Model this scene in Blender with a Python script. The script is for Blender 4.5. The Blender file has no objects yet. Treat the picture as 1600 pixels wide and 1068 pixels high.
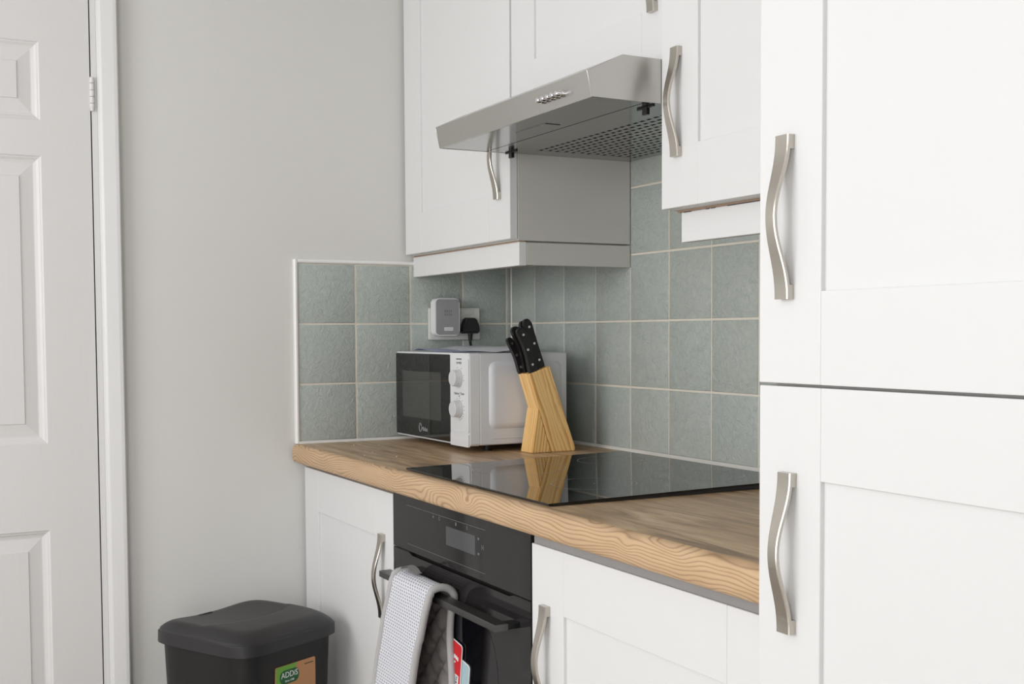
import bpy, bmesh, math, random
from mathutils import Vector, Matrix, noise

random.seed(7)
scene = bpy.context.scene
C = scene.collection
F = 0.91                      # height of the worktop above the floor

# ------------------------------------------------------------------ camera
def make_camera():
    yaw, pitch, roll = 1.0871671, -0.0473418, -0.0056510
    cy, sy = math.cos(yaw), math.sin(yaw); cp, sp = math.cos(pitch), math.sin(pitch)
    fwd = Vector((-sy*cp, cy*cp, sp)); right = Vector((cy, sy, 0)); up = right.cross(fwd)
    cr, sr = math.cos(roll), math.sin(roll)
    r2 = right*cr + up*sr; u2 = -right*sr + up*cr
    M = Matrix((r2, u2, -fwd)).transposed().to_4x4()
    M.translation = Vector((2.8505657, -1.4962612, 0.2709753 + F))
    cd = bpy.data.cameras.new('camera'); co = bpy.data.objects.new('camera', cd)
    C.objects.link(co); co.matrix_world = M
    cd.sensor_fit = 'HORIZONTAL'; cd.sensor_width = 36.0
    cd.lens = 1855.424*36/1600
    cd.shift_y = (608.266 - 534)/1600
    cd.clip_start = 0.02
    scene.camera = co
make_camera()

# ------------------------------------------------------------------ light
world = bpy.data.worlds.new('daylight'); scene.world = world
world.use_nodes = True
bg = world.node_tree.nodes['Background']
bg.inputs[0].default_value = (0.93, 0.96, 1.0, 1); bg.inputs[1].default_value = 0.9

def area(name, loc, rot, sx, sy, power, col=(1, 1, 1)):
    l = bpy.data.lights.new(name, 'AREA'); l.shape = 'RECTANGLE'; l.size = sx; l.size_y = sy
    l.energy = power; l.color = col
    o = bpy.data.objects.new(name, l); C.objects.link(o); o.location = loc; o.rotation_euler = rot
    return o
WIN = (0.60, 2.30, 0.95, 2.15)          # window in the wall opposite the units
area('window_daylight', ((WIN[0]+WIN[1])/2, -3.245, (WIN[2]+WIN[3])/2), (math.radians(90), 0, 0), WIN[1]-WIN[0]-.12, WIN[3]-WIN[2]-.12, 37, (0.985, 0.99, 1.0))
GLZ = (-3.20, -2.15, 0.15, 2.1)         # glazed opening added in the unseen right-hand wall for fill light
area('side_fill', (3.745, (GLZ[0]+GLZ[1])/2, (GLZ[2]+GLZ[3])/2), (0, math.radians(90), 0), GLZ[3]-GLZ[2]-.1, GLZ[1]-GLZ[0]-.1, 24, (0.985, 0.99, 1.0))  # added fill for the left wall and the side faces

vs = scene.view_settings
vs.view_transform = 'Standard'; vs.look = 'None'; vs.exposure = -0.06; vs.gamma = 1.0; vs.use_curve_mapping = False

# ------------------------------------------------------------------ materials
def srgb(r, g, b):
    f = lambda c: (c/255/12.92) if c/255 <= .04045 else ((c/255+.055)/1.055)**2.4
    return (f(r), f(g), f(b))

class NG:
    def __init__(s, name):
        s.m = bpy.data.materials.new(name); s.m.use_nodes = True
        s.nt = s.m.node_tree; s.b = s.nt.nodes['Principled BSDF']; s.out = s.nt.nodes['Material Output']
    def n(s, t, **kw):
        nd = s.nt.nodes.new(t)
        for k, v in kw.items():
            if k.startswith('i_'):
                key = k[2:]
                nd.inputs[int(key) if key.isdigit() else key.replace('_', ' ')].default_value = v
            else: setattr(nd, k, v)
        return nd
    def l(s, a, b): s.nt.links.new(a, b)
    def coord(s, kind='Object', scale=(1, 1, 1), rot=(0, 0, 0), loc=(0, 0, 0)):
        tc = s.n('ShaderNodeTexCoord'); mp = s.n('ShaderNodeMapping')
        mp.inputs['Scale'].default_value = scale; mp.inputs['Rotation'].default_value = rot; mp.inputs['Location'].default_value = loc
        s.l(tc.outputs[kind], mp.inputs[0]); return mp.outputs[0]
    def noise(s, vec, scale=5, detail=3, rough=.5, dist=0):
        nd = s.n('ShaderNodeTexNoise'); nd.inputs['Scale'].default_value = scale; nd.inputs['Detail'].default_value = detail
        nd.inputs['Roughness'].default_value = rough; nd.inputs['Distortion'].default_value = dist
        s.l(vec, nd.inputs['Vector']); return nd.outputs['Fac']
    def ramp(s, fac, stops):
        nd = s.n('ShaderNodeValToRGB'); e = nd.color_ramp.elements
        while len(e) < len(stops): e.new(.5)
        for el, (p, c) in zip(e, stops): el.position = p; el.color = (*c, 1) if len(c) == 3 else c
        s.l(fac, nd.inputs[0]); return nd.outputs[0]
    def math(s, op, a, b=None, c=None):
        nd = s.n('ShaderNodeMath', operation=op)
        for i, v in enumerate((a, b, c)):
            if v is None: continue
            if isinstance(v, (int, float)): nd.inputs[i].default_value = v
            else: s.l(v, nd.inputs[i])
        return nd.outputs[0]
    def mix(s, fac, a, b, mode='MIX'):
        nd = s.n('ShaderNodeMix', data_type='RGBA', blend_type=mode)
        for i, v in ((0, fac), (6, a), (7, b)):
            if isinstance(v, (int, float)): nd.inputs[i].default_value = v
            elif isinstance(v, tuple): nd.inputs[i].default_value = (*v, 1)
            else: s.l(v, nd.inputs[i])
        return nd.outputs[2]
    def bump(s, h, strength=.1, dist=.002):
        nd = s.n('ShaderNodeBump'); nd.inputs['Strength'].default_value = strength; nd.inputs['Distance'].default_value = dist
        s.l(h, nd.inputs['Height']); s.l(nd.outputs[0], s.b.inputs['Normal'])
    def set(s, col=None, rough=None, metal=None, spec=None, coat=None):
        for k, v in (('Base Color', col), ('Roughness', rough), ('Metallic', metal), ('Specular IOR Level', spec), ('Coat Weight', coat)):
            if v is None: continue
            if isinstance(v, tuple): s.b.inputs[k].default_value = (*v, 1)
            elif isinstance(v, (int, float)): s.b.inputs[k].default_value = v
            else: s.l(v, s.b.inputs[k])
        return s.m

M = {}
def plain(name, col, rough=.5, metal=0, spec=.5, bump=None, var=0.03):
    g = NG(name)
    v = g.coord()
    f = g.noise(v, 9, 3)
    c = g.mix(f, tuple(x*(1-var) for x in col), tuple(min(1, x*(1+var)) for x in col))
    g.set(c, rough, metal, spec)
    if bump:
        g.bump(g.noise(v, bump[0], 4), bump[1], .001)
    M[name] = g.m; return g.m

# painted plaster
plain('plaster', (0.70, 0.69, 0.665), .85, 0, .25, (160, .18), .012)
plain('ceiling_paint', (0.80, 0.80, 0.79), .9, 0, .2, (120, .1), .01)
# satin white foil doors with a faint upright grain
g = NG('cabinet_white'); v = g.coord('Object', (60, 60, 4)); f = g.noise(v, 4, 4)
g.set(g.mix(f, (0.765, 0.764, 0.762), (0.772, 0.771, 0.769)), .42, 0, .35); g.bump(f, .03, .0004); M['cabinet_white'] = g.m
plain('carcass_grey', (0.60, 0.585, 0.55), .55, 0, .35, (900, .08), .02)
plain('rail_grey', (0.30, 0.29, 0.285), .6, 0, .3)
plain('raw_edge', (0.42, 0.29, 0.21), .8, 0, .2, (200, .2), .2)
# door gloss paint with grained relief
g = NG('door_paint'); v = g.coord('Object', (30, 30, 1.5)); f = g.noise(v, 6, 5)
g.set(g.mix(f, (0.70, 0.685, 0.675), (0.73, 0.715, 0.705)), .42, 0, .45); g.bump(f, .12, .0008); M['door_paint'] = g.m
plain('trim_paint', (0.73, 0.722, 0.715), .4, 0, .45, (60, .04), .01)
plain('white_plastic', (0.78, 0.78, 0.78), .35, 0, .5, None, .01)
plain('socket_white', (0.72, 0.72, 0.69), .3, 0, .5, None, .01)
plain('pvc_trim', (0.86, 0.85, 0.83), .35, 0, .5, None, .01)
plain('grout', (0.72, 0.67, 0.58), .9, 0, .2, (300, .3), .10)
plain('sealant', (0.80, 0.78, 0.74), .45, 0, .4, (90, .2), .05)
plain('floor_vinyl', (0.50, 0.45, 0.40), .4, 0, .5, (40, .05), .15)
plain('black_plastic', (0.010, 0.010, 0.011), .35, 0, .5, None, .2)
plain('handle_black', (0.010, 0.009, 0.009), .38, 0, .5, (300, .05), .2)
plain('dark_gap', (0.012, 0.011, 0.010), .8, 0, .1)
plain('rivet', (0.80, 0.78, 0.76), .25, 1)
plain('bin_plastic', (0.024, 0.0225, 0.0245), .42, 0, .45, (700, .25), .12)
plain('bin_body', (0.008, 0.0075, 0.008), .45, 0, .4, (700, .2), .12)
plain('knob_plastic', (0.62, 0.62, 0.63), .4, 0, .5, None, .01)
plain('microwave_paint', (0.70, 0.71, 0.74), .34, 0.0, .5, (400, .02), .015)
plain('microwave_fascia', (0.74, 0.75, 0.76), .35, 0, .5, None, .01)
plain('ink', (0.10, 0.10, 0.105), .6, 0, .3)
plain('silver_print', (0.55, 0.55, 0.56), .35, .3)
plain('grey_fabric', (0.34, 0.34, 0.35), .75, 0, .2, (1500, .4), .12)
plain('paper_white', (0.72, 0.73, 0.78), .7, 0, .3, (40, .05), .03)
plain('paper_blue', (0.42, 0.45, 0.62), .7, 0, .3, None, .05)
plain('oven_grey', (0.030, 0.029, 0.031), .30, .0, .6, None, .06)
plain('oven_edge', (0.20, 0.20, 0.21), .3, .6, .5, None, .06)
plain('oven_print', (0.16, 0.16, 0.165), .35, 0, .5)
plain('oven_display', (0.060, 0.062, 0.066), .12, 0, .5, None, .02)
plain('binding_grey', (0.46, 0.45, 0.45), .85, 0, .15, (900, .5), .06)
plain('tag_red', srgb(214, 38, 46), .4, 0, .4, None, .03)
plain('tag_white', (0.85, 0.85, 0.85), .45, 0, .4, None, .01)
plain('tag_blue', srgb(176, 202, 210), .4, 0, .4, None, .03)
plain('sticker_kraft', srgb(190, 140, 100), .7, 0, .25, (300, .1), .10)
plain('sticker_green', srgb(108, 165, 58), .45, 0, .4, None, .05)
plain('sticker_dark_green', srgb(24, 92, 50), .45, 0, .4, None, .05)
plain('sticker_ink', srgb(40, 60, 44), .6, 0, .3)
plain('hob_edge', (0.05, 0.055, 0.065), .25, .5)
plain('hob_print', (0.42, 0.42, 0.43), .3)
plain('crumb', (0.72, 0.60, 0.45), .8, 0, .2)

def glassy(name, col, rough, spec=.5):
    g = NG(name); f = g.noise(g.coord(), 14, 4)
    g.set(col, g.math('ADD', g.math('MULTIPLY', f, .03), rough), 0, spec); M[name] = g.m
glassy('hob_glass', (0.004, 0.004, 0.005), .0, .6)
glassy('oven_glass', (0.021, 0.019, 0.0195), .05, .20)
glassy('oven_window', (0.004, 0.004, 0.006), .03, .35)
glassy('microwave_glass', (0.006, 0.0055, 0.005), .02, .55)
glassy('microwave_mesh', (0.050, 0.050, 0.045), .05, .55)

# brushed metals
def brushed(name, c0, c1, r0, r1, scale):
    g = NG(name); v = g.coord('Object', scale); f = g.noise(v, 6, 4, .6)
    v2 = g.coord('Object', (6, 6, 6)); f2 = g.noise(v2, 3, 3)
    g.set(g.mix(f, c0, c1), g.math('ADD', g.math('MULTIPLY', f2, r1-r0), r0), 1.0)
    g.bump(f, .04, .0003); M[name] = g.m
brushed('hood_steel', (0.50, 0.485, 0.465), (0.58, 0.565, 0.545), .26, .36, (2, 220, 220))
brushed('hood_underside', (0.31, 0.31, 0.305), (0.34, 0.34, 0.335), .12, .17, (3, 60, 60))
brushed('nickel', (0.47, 0.435, 0.39), (0.57, 0.535, 0.49), .18, .30, (300, 300, 8))
brushed('chrome', (0.75, 0.75, 0.77), (0.8, 0.8, 0.82), .06, .1, (5, 5, 5))
brushed('oven_bar', (0.125, 0.122, 0.122), (0.15, 0.147, 0.147), .30, .42, (4, 160, 160))

# glazed tile: mottled sage, every tile a little different
g = NG('tile_glaze')
oi = g.n('ShaderNodeObjectInfo'); tc = g.n('ShaderNodeTexCoord')
ad = g.n('ShaderNodeVectorMath', operation='MULTIPLY_ADD'); cb = g.n('ShaderNodeCombineXYZ')
for i in range(3): g.l(oi.outputs['Random'], cb.inputs[i])
g.l(cb.outputs[0], ad.inputs[0]); ad.inputs[1].default_value = (17, 31, 23); g.l(tc.outputs['Object'], ad.inputs[2])
f1 = g.noise(ad.outputs[0], 14, 3); f2 = g.noise(ad.outputs[0], 70, 5, .65, 1.2)
c = g.mix(f1, (0.440, 0.478, 0.425), (0.500, 0.535, 0.505))
c = g.mix(g.math('MULTIPLY', oi.outputs['Random'], .5), c, (0.450, 0.500, 0.490))
c = g.mix(g.math('MULTIPLY', g.ramp(f2, [(.44, (0, 0, 0)), (.66, (1, 1, 1))]), .55), c, (0.375, 0.425, 0.405))
g.set(c, .38, 0, .5); g.bump(f2, 1.0, .0032); M['tile_glaze'] = g.m

# worktop: brown oak laminate on top, paler ring-grained front edge
g = NG('worktop_oak')
v = g.coord('Object', (1.0, 9, 9)); v2 = g.coord('Object', (5, 110, 110))
f1 = g.noise(v, 3.2, 5, .6, 1.4); f2 = g.noise(v2, 3, 4, .6)
c = g.ramp(f1, [(.30, (0.270, 0.168, 0.092)), (.48, (0.530, 0.355, 0.205)), (.68, (0.720, 0.525, 0.335))])
c = g.mix(g.math('MULTIPLY', g.ramp(f2, [(.35, (1, 1, 1)), (.55, (0, 0, 0))]), .35), c, (0.23, 0.145, 0.085))
g.set(c, .34, 0, .45); g.bump(f2, .08, .0005); M['worktop_oak'] = g.m
g = NG('worktop_edge_oak')
v = g.coord('Object', (3.4, 3.4, 9))
big = g.noise(v, 1.0, 2, .45, .35)
sep = g.n('ShaderNodeSeparateXYZ'); tco = g.n('ShaderNodeTexCoord'); g.l(tco.outputs['Object'], sep.inputs[0])
h = g.math('ADD', g.math('MULTIPLY', sep.outputs[2], 150), g.math('MULTIPLY', big, 21))
for kx, kz, amp, rad in ((1.00, F-.024, 5.0, .020), (.47, F-.030, -2.5, .022), (1.505, F-.020, 2.0, .012)):
    dx = g.math('MULTIPLY', g.math('SUBTRACT', sep.outputs[0], kx), .55); dz = g.math('SUBTRACT', sep.outputs[2], kz)
    r2 = g.math('ADD', g.math('MULTIPLY', dx, dx), g.math('MULTIPLY', dz, dz))
    h = g.math('ADD', h, g.math('MULTIPLY', g.math('POWER', 2.718, g.math('MULTIPLY', r2, -1/rad**2)), amp))
w = g.math('FRACT', h)
line = g.ramp(w, [(.0, (.9, .9, .9)), (.08, (.45, .45, .45)), (.38, (0, 0, 0)), (.80, (.10, .10, .10)), (.95, (1, 1, 1))])
fine = g.noise(g.coord('Object', (30, 30, 400)), 2, 4, .6); pat = g.noise(g.coord('Object', (4, 4, 20)), 2, 3)
c = g.mix(pat, (0.480, 0.300, 0.160), (0.700, 0.500, 0.310))
c = g.mix(g.math('MULTIPLY', line, .78), c, (0.235, 0.125, 0.060))
c = g.mix(g.math('MULTIPLY', fine, .26), c, (0.72, 0.53, 0.35))
g.set(c, .5, 0, .35); g.bump(line, .12, .0006); M['worktop_edge_oak'] = g.m

# pine laminated strips of the knife block, stripes across local X/Y
def pine(name, freq, wav, zs):
    g = NG(name)
    tc = g.n('ShaderNodeTexCoord'); sp = g.n('ShaderNodeSeparateXYZ'); g.l(tc.outputs['Object'], sp.inputs[0])
    nz = g.noise(g.coord('Object', (16, 16, zs)), 1.6, 3, .5, .4)
    h = g.math('ADD', g.math('MULTIPLY', g.math('ADD', sp.outputs[0], sp.outputs[1]), freq), g.math('MULTIPLY', nz, wav))
    f = g.math('FRACT', h)
    line = g.ramp(f, [(0, (0, 0, 0)), (.30, (.08, .08, .08)), (.62, (.9, .9, .9)), (.80, (1, 1, 1)), (.88, (0, 0, 0))])
    where = g.ramp(g.noise(g.coord('Object', (30, 30, 2), loc=(.2, .1, 0)), 1.5, 2), [(.40, (.35, .35, .35)), (.55, (1, 1, 1))])
    fine = g.noise(g.coord('Object', (500, 500, 20)), 1.0, 3)
    c = g.mix(nz, (0.93, 0.595, 0.225), (0.98, 0.66, 0.285))
    c = g.mix(g.math('MULTIPLY', g.math('MULTIPLY', line, where), .95), c, (0.60, 0.265, 0.055))
    c = g.mix(g.math('MULTIPLY', fine, .22), c, (0.99, 0.72, 0.36))
    g.set(c, .38, 0, .45); g.bump(line, .05, .0004); M[name] = g.m
pine('pine_long', 95, 4.2, 2.6)
pine('pine_foot', 125, 1.6, 2.6)

# honeycomb print on the oven glove
g = NG('glove_print')
tc = g.n('ShaderNodeTexCoord'); mp = g.n('ShaderNodeMapping'); mp.inputs['Scale'].default_value = (1, 1, 1); g.l(tc.outputs['UV'], mp.inputs[0])
vo = g.n('ShaderNodeTexVoronoi', feature='F1', voronoi_dimensions='2D'); vo.inputs['Scale'].default_value = 1.0; vo.inputs['Randomness'].default_value = .06
g.l(mp.outputs[0], vo.inputs['Vector'])
ln = g.ramp(vo.outputs['Distance'], [(.20, (0, 0, 0)), (.36, (1, 1, 1))])
nz = g.noise(g.coord('Object'), 30, 3)
c = g.mix(ln, (0.27, 0.275, 0.32), (0.74, 0.745, 0.79)); c = g.mix(g.math('MULTIPLY', nz, .25), c, (0.55, 0.56, 0.62))
g.set(c, .9, 0, .1); g.bump(ln, .35, .0008); M['glove_print'] = g.m
plain('glove_lining', (0.205, 0.185, 0.178), .9, 0, .1, (1200, .5), .1)

# window glass
g = NG('pane_glass'); tr = g.n('ShaderNodeBsdfTransparent'); gl = g.n('ShaderNodeBsdfGlossy'); gl.inputs['Roughness'].default_value = .02
mx = g.n('ShaderNodeMixShader'); mx.inputs[0].default_value = .06
g.l(tr.outputs[0], mx.inputs[1]); g.l(gl.outputs[0], mx.inputs[2]); g.l(mx.outputs[0], g.out.inputs[0]); M['pane_glass'] = g.m

# ------------------------------------------------------------------ helpers
def tag(o, label=None, cat=None, group=None, kind=None):
    for k, v in (('label', label), ('category', cat), ('group', group), ('kind', kind)):
        if v: o[k] = v
    return o
def empty(name, loc, label, cat, group=None, rz=0):
    o = bpy.data.objects.new(name, None); C.objects.link(o); o.location = loc; o.rotation_euler = (0, 0, rz)
    o.empty_display_size = .05
    return tag(o, label, cat, group)
def world_of(o):
    return (world_of(o.parent) @ o.matrix_parent_inverse @ o.matrix_basis) if o.parent else o.matrix_basis.copy()
LOCAL = [False]               # False: children are written in world coordinates; True: in their parent's
def adopt(o, parent):
    o.parent = parent
    if not LOCAL[0]: o.matrix_parent_inverse = world_of(parent).inverted()
    return o
def link(name, me, mat, parent=None, loc=(0, 0, 0), rot=None):
    if mat and not me.materials: me.materials.append(M[mat])
    o = bpy.data.objects.new(name, me); C.objects.link(o)
    if parent: adopt(o, parent)
    if me.get('weighted'):
        wn = o.modifiers.new('weighted_normals', 'WEIGHTED_NORMAL'); wn.keep_sharp = True
    o.location = loc
    if rot: o.rotation_euler = rot
    return o
def finish(bm, name, smooth=False, angle=None):
    bmesh.ops.recalc_face_normals(bm, faces=bm.faces)
    me = bpy.data.meshes.new(name); bm.to_mesh(me); bm.free()
    if smooth:
        for p in me.polygons: p.use_smooth = True
        me.set_sharp_from_angle(angle=math.radians(angle or 40))
        if (angle or 40) <= 50: me['weighted'] = 1
    return me
def add_box(bm, x0, x1, y0, y1, z0, z1, bev=0, seg=2):
    r = bmesh.ops.create_cube(bm, size=1)
    vs_ = r['verts']
    bmesh.ops.scale(bm, vec=(x1-x0, y1-y0, z1-z0), verts=vs_)
    bmesh.ops.translate(bm, vec=((x0+x1)/2, (y0+y1)/2, (z0+z1)/2), verts=vs_)
    if bev:
        es = list({e for v in vs_ for e in v.link_edges})
        bmesh.ops.bevel(bm, geom=es, offset=bev, segments=seg, affect='EDGES', profile=.5)
def box(name, mat, parent, x0, x1, y0, y1, z0, z1, bev=0, seg=2):
    bm = bmesh.new(); add_box(bm, x0, x1, y0, y1, z0, z1, bev, seg)
    return link(name, finish(bm, name), mat, parent)
def add_prism(bm, poly, axis, a0, a1):
    """extrude polygon (list of 2-tuples) along axis from a0 to a1"""
    def P(p, a):
        return {'x': (a, p[0], p[1]), 'y': (p[0], a, p[1]), 'z': (p[0], p[1], a)}[axis]
    A = [bm.verts.new(P(p, a0)) for p in poly]; B = [bm.verts.new(P(p, a1)) for p in poly]
    n = len(poly)
    fa = bm.faces.new(A); fb = bm.faces.new(B[::-1])
    for i in range(n): bm.faces.new((A[i], B[i], B[(i+1) % n], A[(i+1) % n]))
    return A, B, fa, fb
def prism(name, mat, parent, poly, axis, a0, a1, bev=0, seg=2, loc=(0, 0, 0)):
    bm = bmesh.new(); add_prism(bm, poly, axis, a0, a1)
    if bev: bmesh.ops.bevel(bm, geom=bm.edges[:], offset=bev, segments=seg, affect='EDGES', profile=.5)
    return link(name, finish(bm, name, bev > 0), mat, parent, loc)
def rrect(w, h, r, n=6, cx=0, cy=0):
    pts = []
    for sx, sy, a0 in ((1, 1, 0), (-1, 1, 90), (-1, -1, 180), (1, -1, 270)):
        for i in range(n+1):
            a = math.radians(a0 + 90*i/n)
            pts.append((cx+sx*(w/2-r)+r*math.cos(a), cy+sy*(h/2-r)+r*math.sin(a)))
    return pts
def add_cyl(bm, p0, p1, r, n=20, r1=None):
    p0, p1 = Vector(p0), Vector(p1); d = (p1-p0).normalized()
    a = d.orthogonal().normalized(); b = d.cross(a)
    r1 = r if r1 is None else r1
    A = [bm.verts.new(p0 + (a*math.cos(2*math.pi*i/n) + b*math.sin(2*math.pi*i/n))*r) for i in range(n)]
    B = [bm.verts.new(p1 + (a*math.cos(2*math.pi*i/n) + b*math.sin(2*math.pi*i/n))*r1) for i in range(n)]
    bm.faces.new(A); bm.faces.new(B[::-1])
    for i in range(n): bm.faces.new((A[i], B[i], B[(i+1) % n], A[(i+1) % n]))
def add_tube(bm, pts, r, n=10, cap=True):
    pts = [Vector(p) for p in pts]; rings = []
    up = None
    for i, p in enumerate(pts):
        t = (pts[min(i+1, len(pts)-1)] - pts[max(i-1, 0)]).normalized()
        if up is None: up = t.orthogonal().normalized()
        up = (up - t*up.dot(t)).normalized(); b = t.cross(up)
        rings.append([bm.verts.new(p + (up*math.cos(2*math.pi*k/n) + b*math.sin(2*math.pi*k/n))*r) for k in range(n)])
    for A, B in zip(rings, rings[1:]):
        for k in range(n): bm.faces.new((A[k], B[k], B[(k+1) % n], A[(k+1) % n]))
    if cap: bm.faces.new(rings[0]); bm.faces.new(rings[-1][::-1])
def text_mesh(s, size, depth=.0002):
    cu = bpy.data.curves.new('t', 'FONT'); cu.body = s; cu.size = size; cu.extrude = depth; cu.align_x = 'CENTER'; cu.align_y = 'CENTER'
    o = bpy.data.objects.new('t', cu); C.objects.link(o)
    dg = bpy.context.evaluated_depsgraph_get()
    me = bpy.data.meshes.new_from_object(o.evaluated_get(dg))
    bpy.data.objects.remove(o); bpy.data.curves.remove(cu)
    me.materials.clear(); return me

# ------------------------------------------------------------------ the room
RX, RY, RH = 3.75, -3.25, 2.42
PX, PY = -0.008, 0.008           # plaster faces, tile faces lie on x = 0 and y = 0
DL0, DL1 = -1.075, -1.837        # door leaf from hinge side to lock side
def struct(o): o['kind'] = 'structure'; return o
struct(box('floor', 'floor_vinyl', None, PX-.1, RX+.1, RY-.1, PY+.1, -.1, 0))
struct(box('ceiling', 'ceiling_paint', None, PX-.1, RX+.1, RY-.1, PY+.1, RH, RH+.1))
# left wall with the doorway
bm = bmesh.new()
add_box(bm, PX-.1, PX, DL0+.003, PY, 0, RH)
add_box(bm, PX-.1, PX, RY-.1, DL1-.003, 0, RH)
add_box(bm, PX-.1, PX, DL1-.003, DL0+.003, 1.99, RH)
wall_left = struct(link('wall_left', finish(bm, 'wall_left'), 'plaster'))
wall_back = struct(box('wall_back', 'plaster', None, PX-.1, RX+.1, PY, PY+.1, 0, RH))
bm = bmesh.new()
add_box(bm, PX-.1, WIN[0], RY-.1, RY, 0, RH); add_box(bm, WIN[1], RX+.1, RY-.1, RY, 0, RH)
add_box(bm, WIN[0], WIN[1], RY-.1, RY, 0, WIN[2]); add_box(bm, WIN[0], WIN[1], RY-.1, RY, WIN[3], RH)
struct(link('wall_front', finish(bm, 'wall_front'), 'plaster'))
bm = bmesh.new()
add_box(bm, RX, RX+.1, GLZ[1], PY, 0, RH); add_box(bm, RX, RX+.1, RY-.1, GLZ[0], 0, RH)
add_box(bm, RX, RX+.1, GLZ[0], GLZ[1], GLZ[3], RH); add_box(bm, RX, RX+.1, GLZ[0], GLZ[1], 0, GLZ[2])
struct(link('wall_right', finish(bm, 'wall_right'), 'plaster'))
# window opposite and glazed door added for fill light
bm = bmesh.new(); y0, y1 = RY-.075, RY-.035
for a in ((WIN[0], WIN[0]+.05, WIN[2], WIN[3]), (WIN[1]-.05, WIN[1], WIN[2], WIN[3]), (WIN[0]+.05, WIN[1]-.05, WIN[2], WIN[2]+.05), (WIN[0]+.05, WIN[1]-.05, WIN[3]-.05, WIN[3]), ((WIN[0]+WIN[1])/2-.03, (WIN[0]+WIN[1])/2+.03, WIN[2]+.05, WIN[3]-.05)):
    add_box(bm, a[0], a[1], y0, y1, a[2], a[3])
w1 = struct(link('window_1', finish(bm, 'window_1'), 'trim_paint'))
for a, b in ((WIN[0]+.05, (WIN[0]+WIN[1])/2-.03), ((WIN[0]+WIN[1])/2+.03, WIN[1]-.05)):
    box('pane', 'pane_glass', w1, a, b, RY-.06, RY-.054, WIN[2]+.05, WIN[3]-.05)
bm = bmesh.new()
for a in ((GLZ[0], GLZ[0]+.07, GLZ[2], GLZ[3]), (GLZ[1]-.07, GLZ[1], GLZ[2], GLZ[3]), (GLZ[0]+.07, GLZ[1]-.07, GLZ[2], GLZ[2]+.09), (GLZ[0]+.07, GLZ[1]-.07, GLZ[3]-.07, GLZ[3])):
    add_box(bm, RX+.035, RX+.075, a[0], a[1], a[2], a[3])
w2 = struct(link('fill_window', finish(bm, 'fill_window'), 'trim_paint'))
box('pane', 'pane_glass', w2, RX+.052, RX+.058, GLZ[0]+.07, GLZ[1]-.07, GLZ[2]+.09, GLZ[3]-.07)

# six-panel door, hinge side towards the kitchen
def door_leaf():
    bm = bmesh.new()
    ys = [DL0, -1.182, -1.405, -1.507, -1.730, DL1]
    zs = [0.006, .23, F-.168, F+.028, F+.672, F+.750, F+.924, 1.985]
    V = {}
    def vv(y, z, x=0.0): return bm.verts.new((x, y, z))
    grid = [[vv(y, z) for z in zs] for y in ys]
    for i in range(5):
        for j in range(7):
            panel = i in (1, 3) and j in (1, 3, 5)
            if not panel:
                bm.faces.new((grid[i][j], grid[i+1][j], grid[i+1][j+1], grid[i][j+1])); continue
            ya, yb, za, zb = ys[i], ys[i+1], zs[j], zs[j+1]
            prev = [grid[i][j], grid[i+1][j], grid[i+1][j+1], grid[i][j+1]]
            for ins, x in ((.003, -.0030), (.005, -.0034), (.010, -.0075), (.0155, -.0095), (.018, -.0098), (.0455, -.0050), (.0468, -.0026)):
                ring = [vv(ya-ins, za+ins, x), vv(yb+ins, za+ins, x), vv(yb+ins, zb-ins, x), vv(ya-ins, zb-ins, x)]
                for k in range(4): bm.faces.new((prev[k], prev[(k+1) % 4], ring[(k+1) % 4], ring[k]))
                prev = ring
            bm.faces.new(prev)
    # sides and back
    add_box(bm, -.040, -.012, DL1, DL0, zs[0], zs[-1])
    bnd = [(DL0, zs[0]), (DL1, zs[0]), (DL1, zs[-1]), (DL0, zs[-1])]
    a = [vv(y, z, 0) for y, z in bnd]; b = [vv(y, z, -.012) for y, z in bnd]
    for k in range(4): bm.faces.new((a[k], a[(k+1) % 4], b[(k+1) % 4], b[k]))
    me = finish(bm, 'door_leaf')
    return me
door1 = struct(link('door_1', door_leaf(), 'door_paint'))
# hinge knuckles, painted over
def hinge(zc):
    bm = bmesh.new()
    for k, (a, b) in enumerate(((-.038, -.031), (-.031, -.0215), (-.0205, -.0065), (-.0055, .0085), (.0095, .0235), (.0245, .034), (.034, .038))):
        r = .0052 if 0 < k < 6 else .0042
        add_cyl(bm, (.003, DL0+.004, zc+a), (.003, DL0+.004, zc+b), r, 14)
    return link('hinge', finish(bm, 'hinge', True, 40), 'door_paint', door1)
hinge(F+.817); hinge(F-.66)
# lining strip, stop and architrave
t1 = struct(box('trim_1', 'trim_paint', None, PX-.09, -.0005, DL0+.003, DL0+.0155, 0, 2.0, .001))
poly = [(PX, DL0+.0155), (.004, DL0+.0155), (.012, DL0+.0185), (.0155, DL0+.024), (.0205, DL0+.050), (.0205, DL0+.0565), (.0185, DL0+.059), (PX, DL0+.059)]
struct(prism('trim_2', 'trim_paint', None, poly, 'z', 0, 2.06))
poly2 = [(PX, DL1-.0155), (.004, DL1-.0155), (.010, DL1-.0185), (.0135, DL1-.024), (.0165, DL1-.050), (.0165, DL1-.056), (.0145, DL1-.059), (PX, DL1-.059)]
struct(prism('trim_3', 'trim_paint', None, poly2, 'z', 0, 2.06))
struct(box('trim_4', 'trim_paint', None, PX, .0165, DL1-.0155, DL0+.0155, 2.0, 2.06, .002))
struct(box('baseboard_left', 'trim_paint', None, PX, PX+.016, DL0+.060, -.575, 0, .11, .003))

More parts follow.
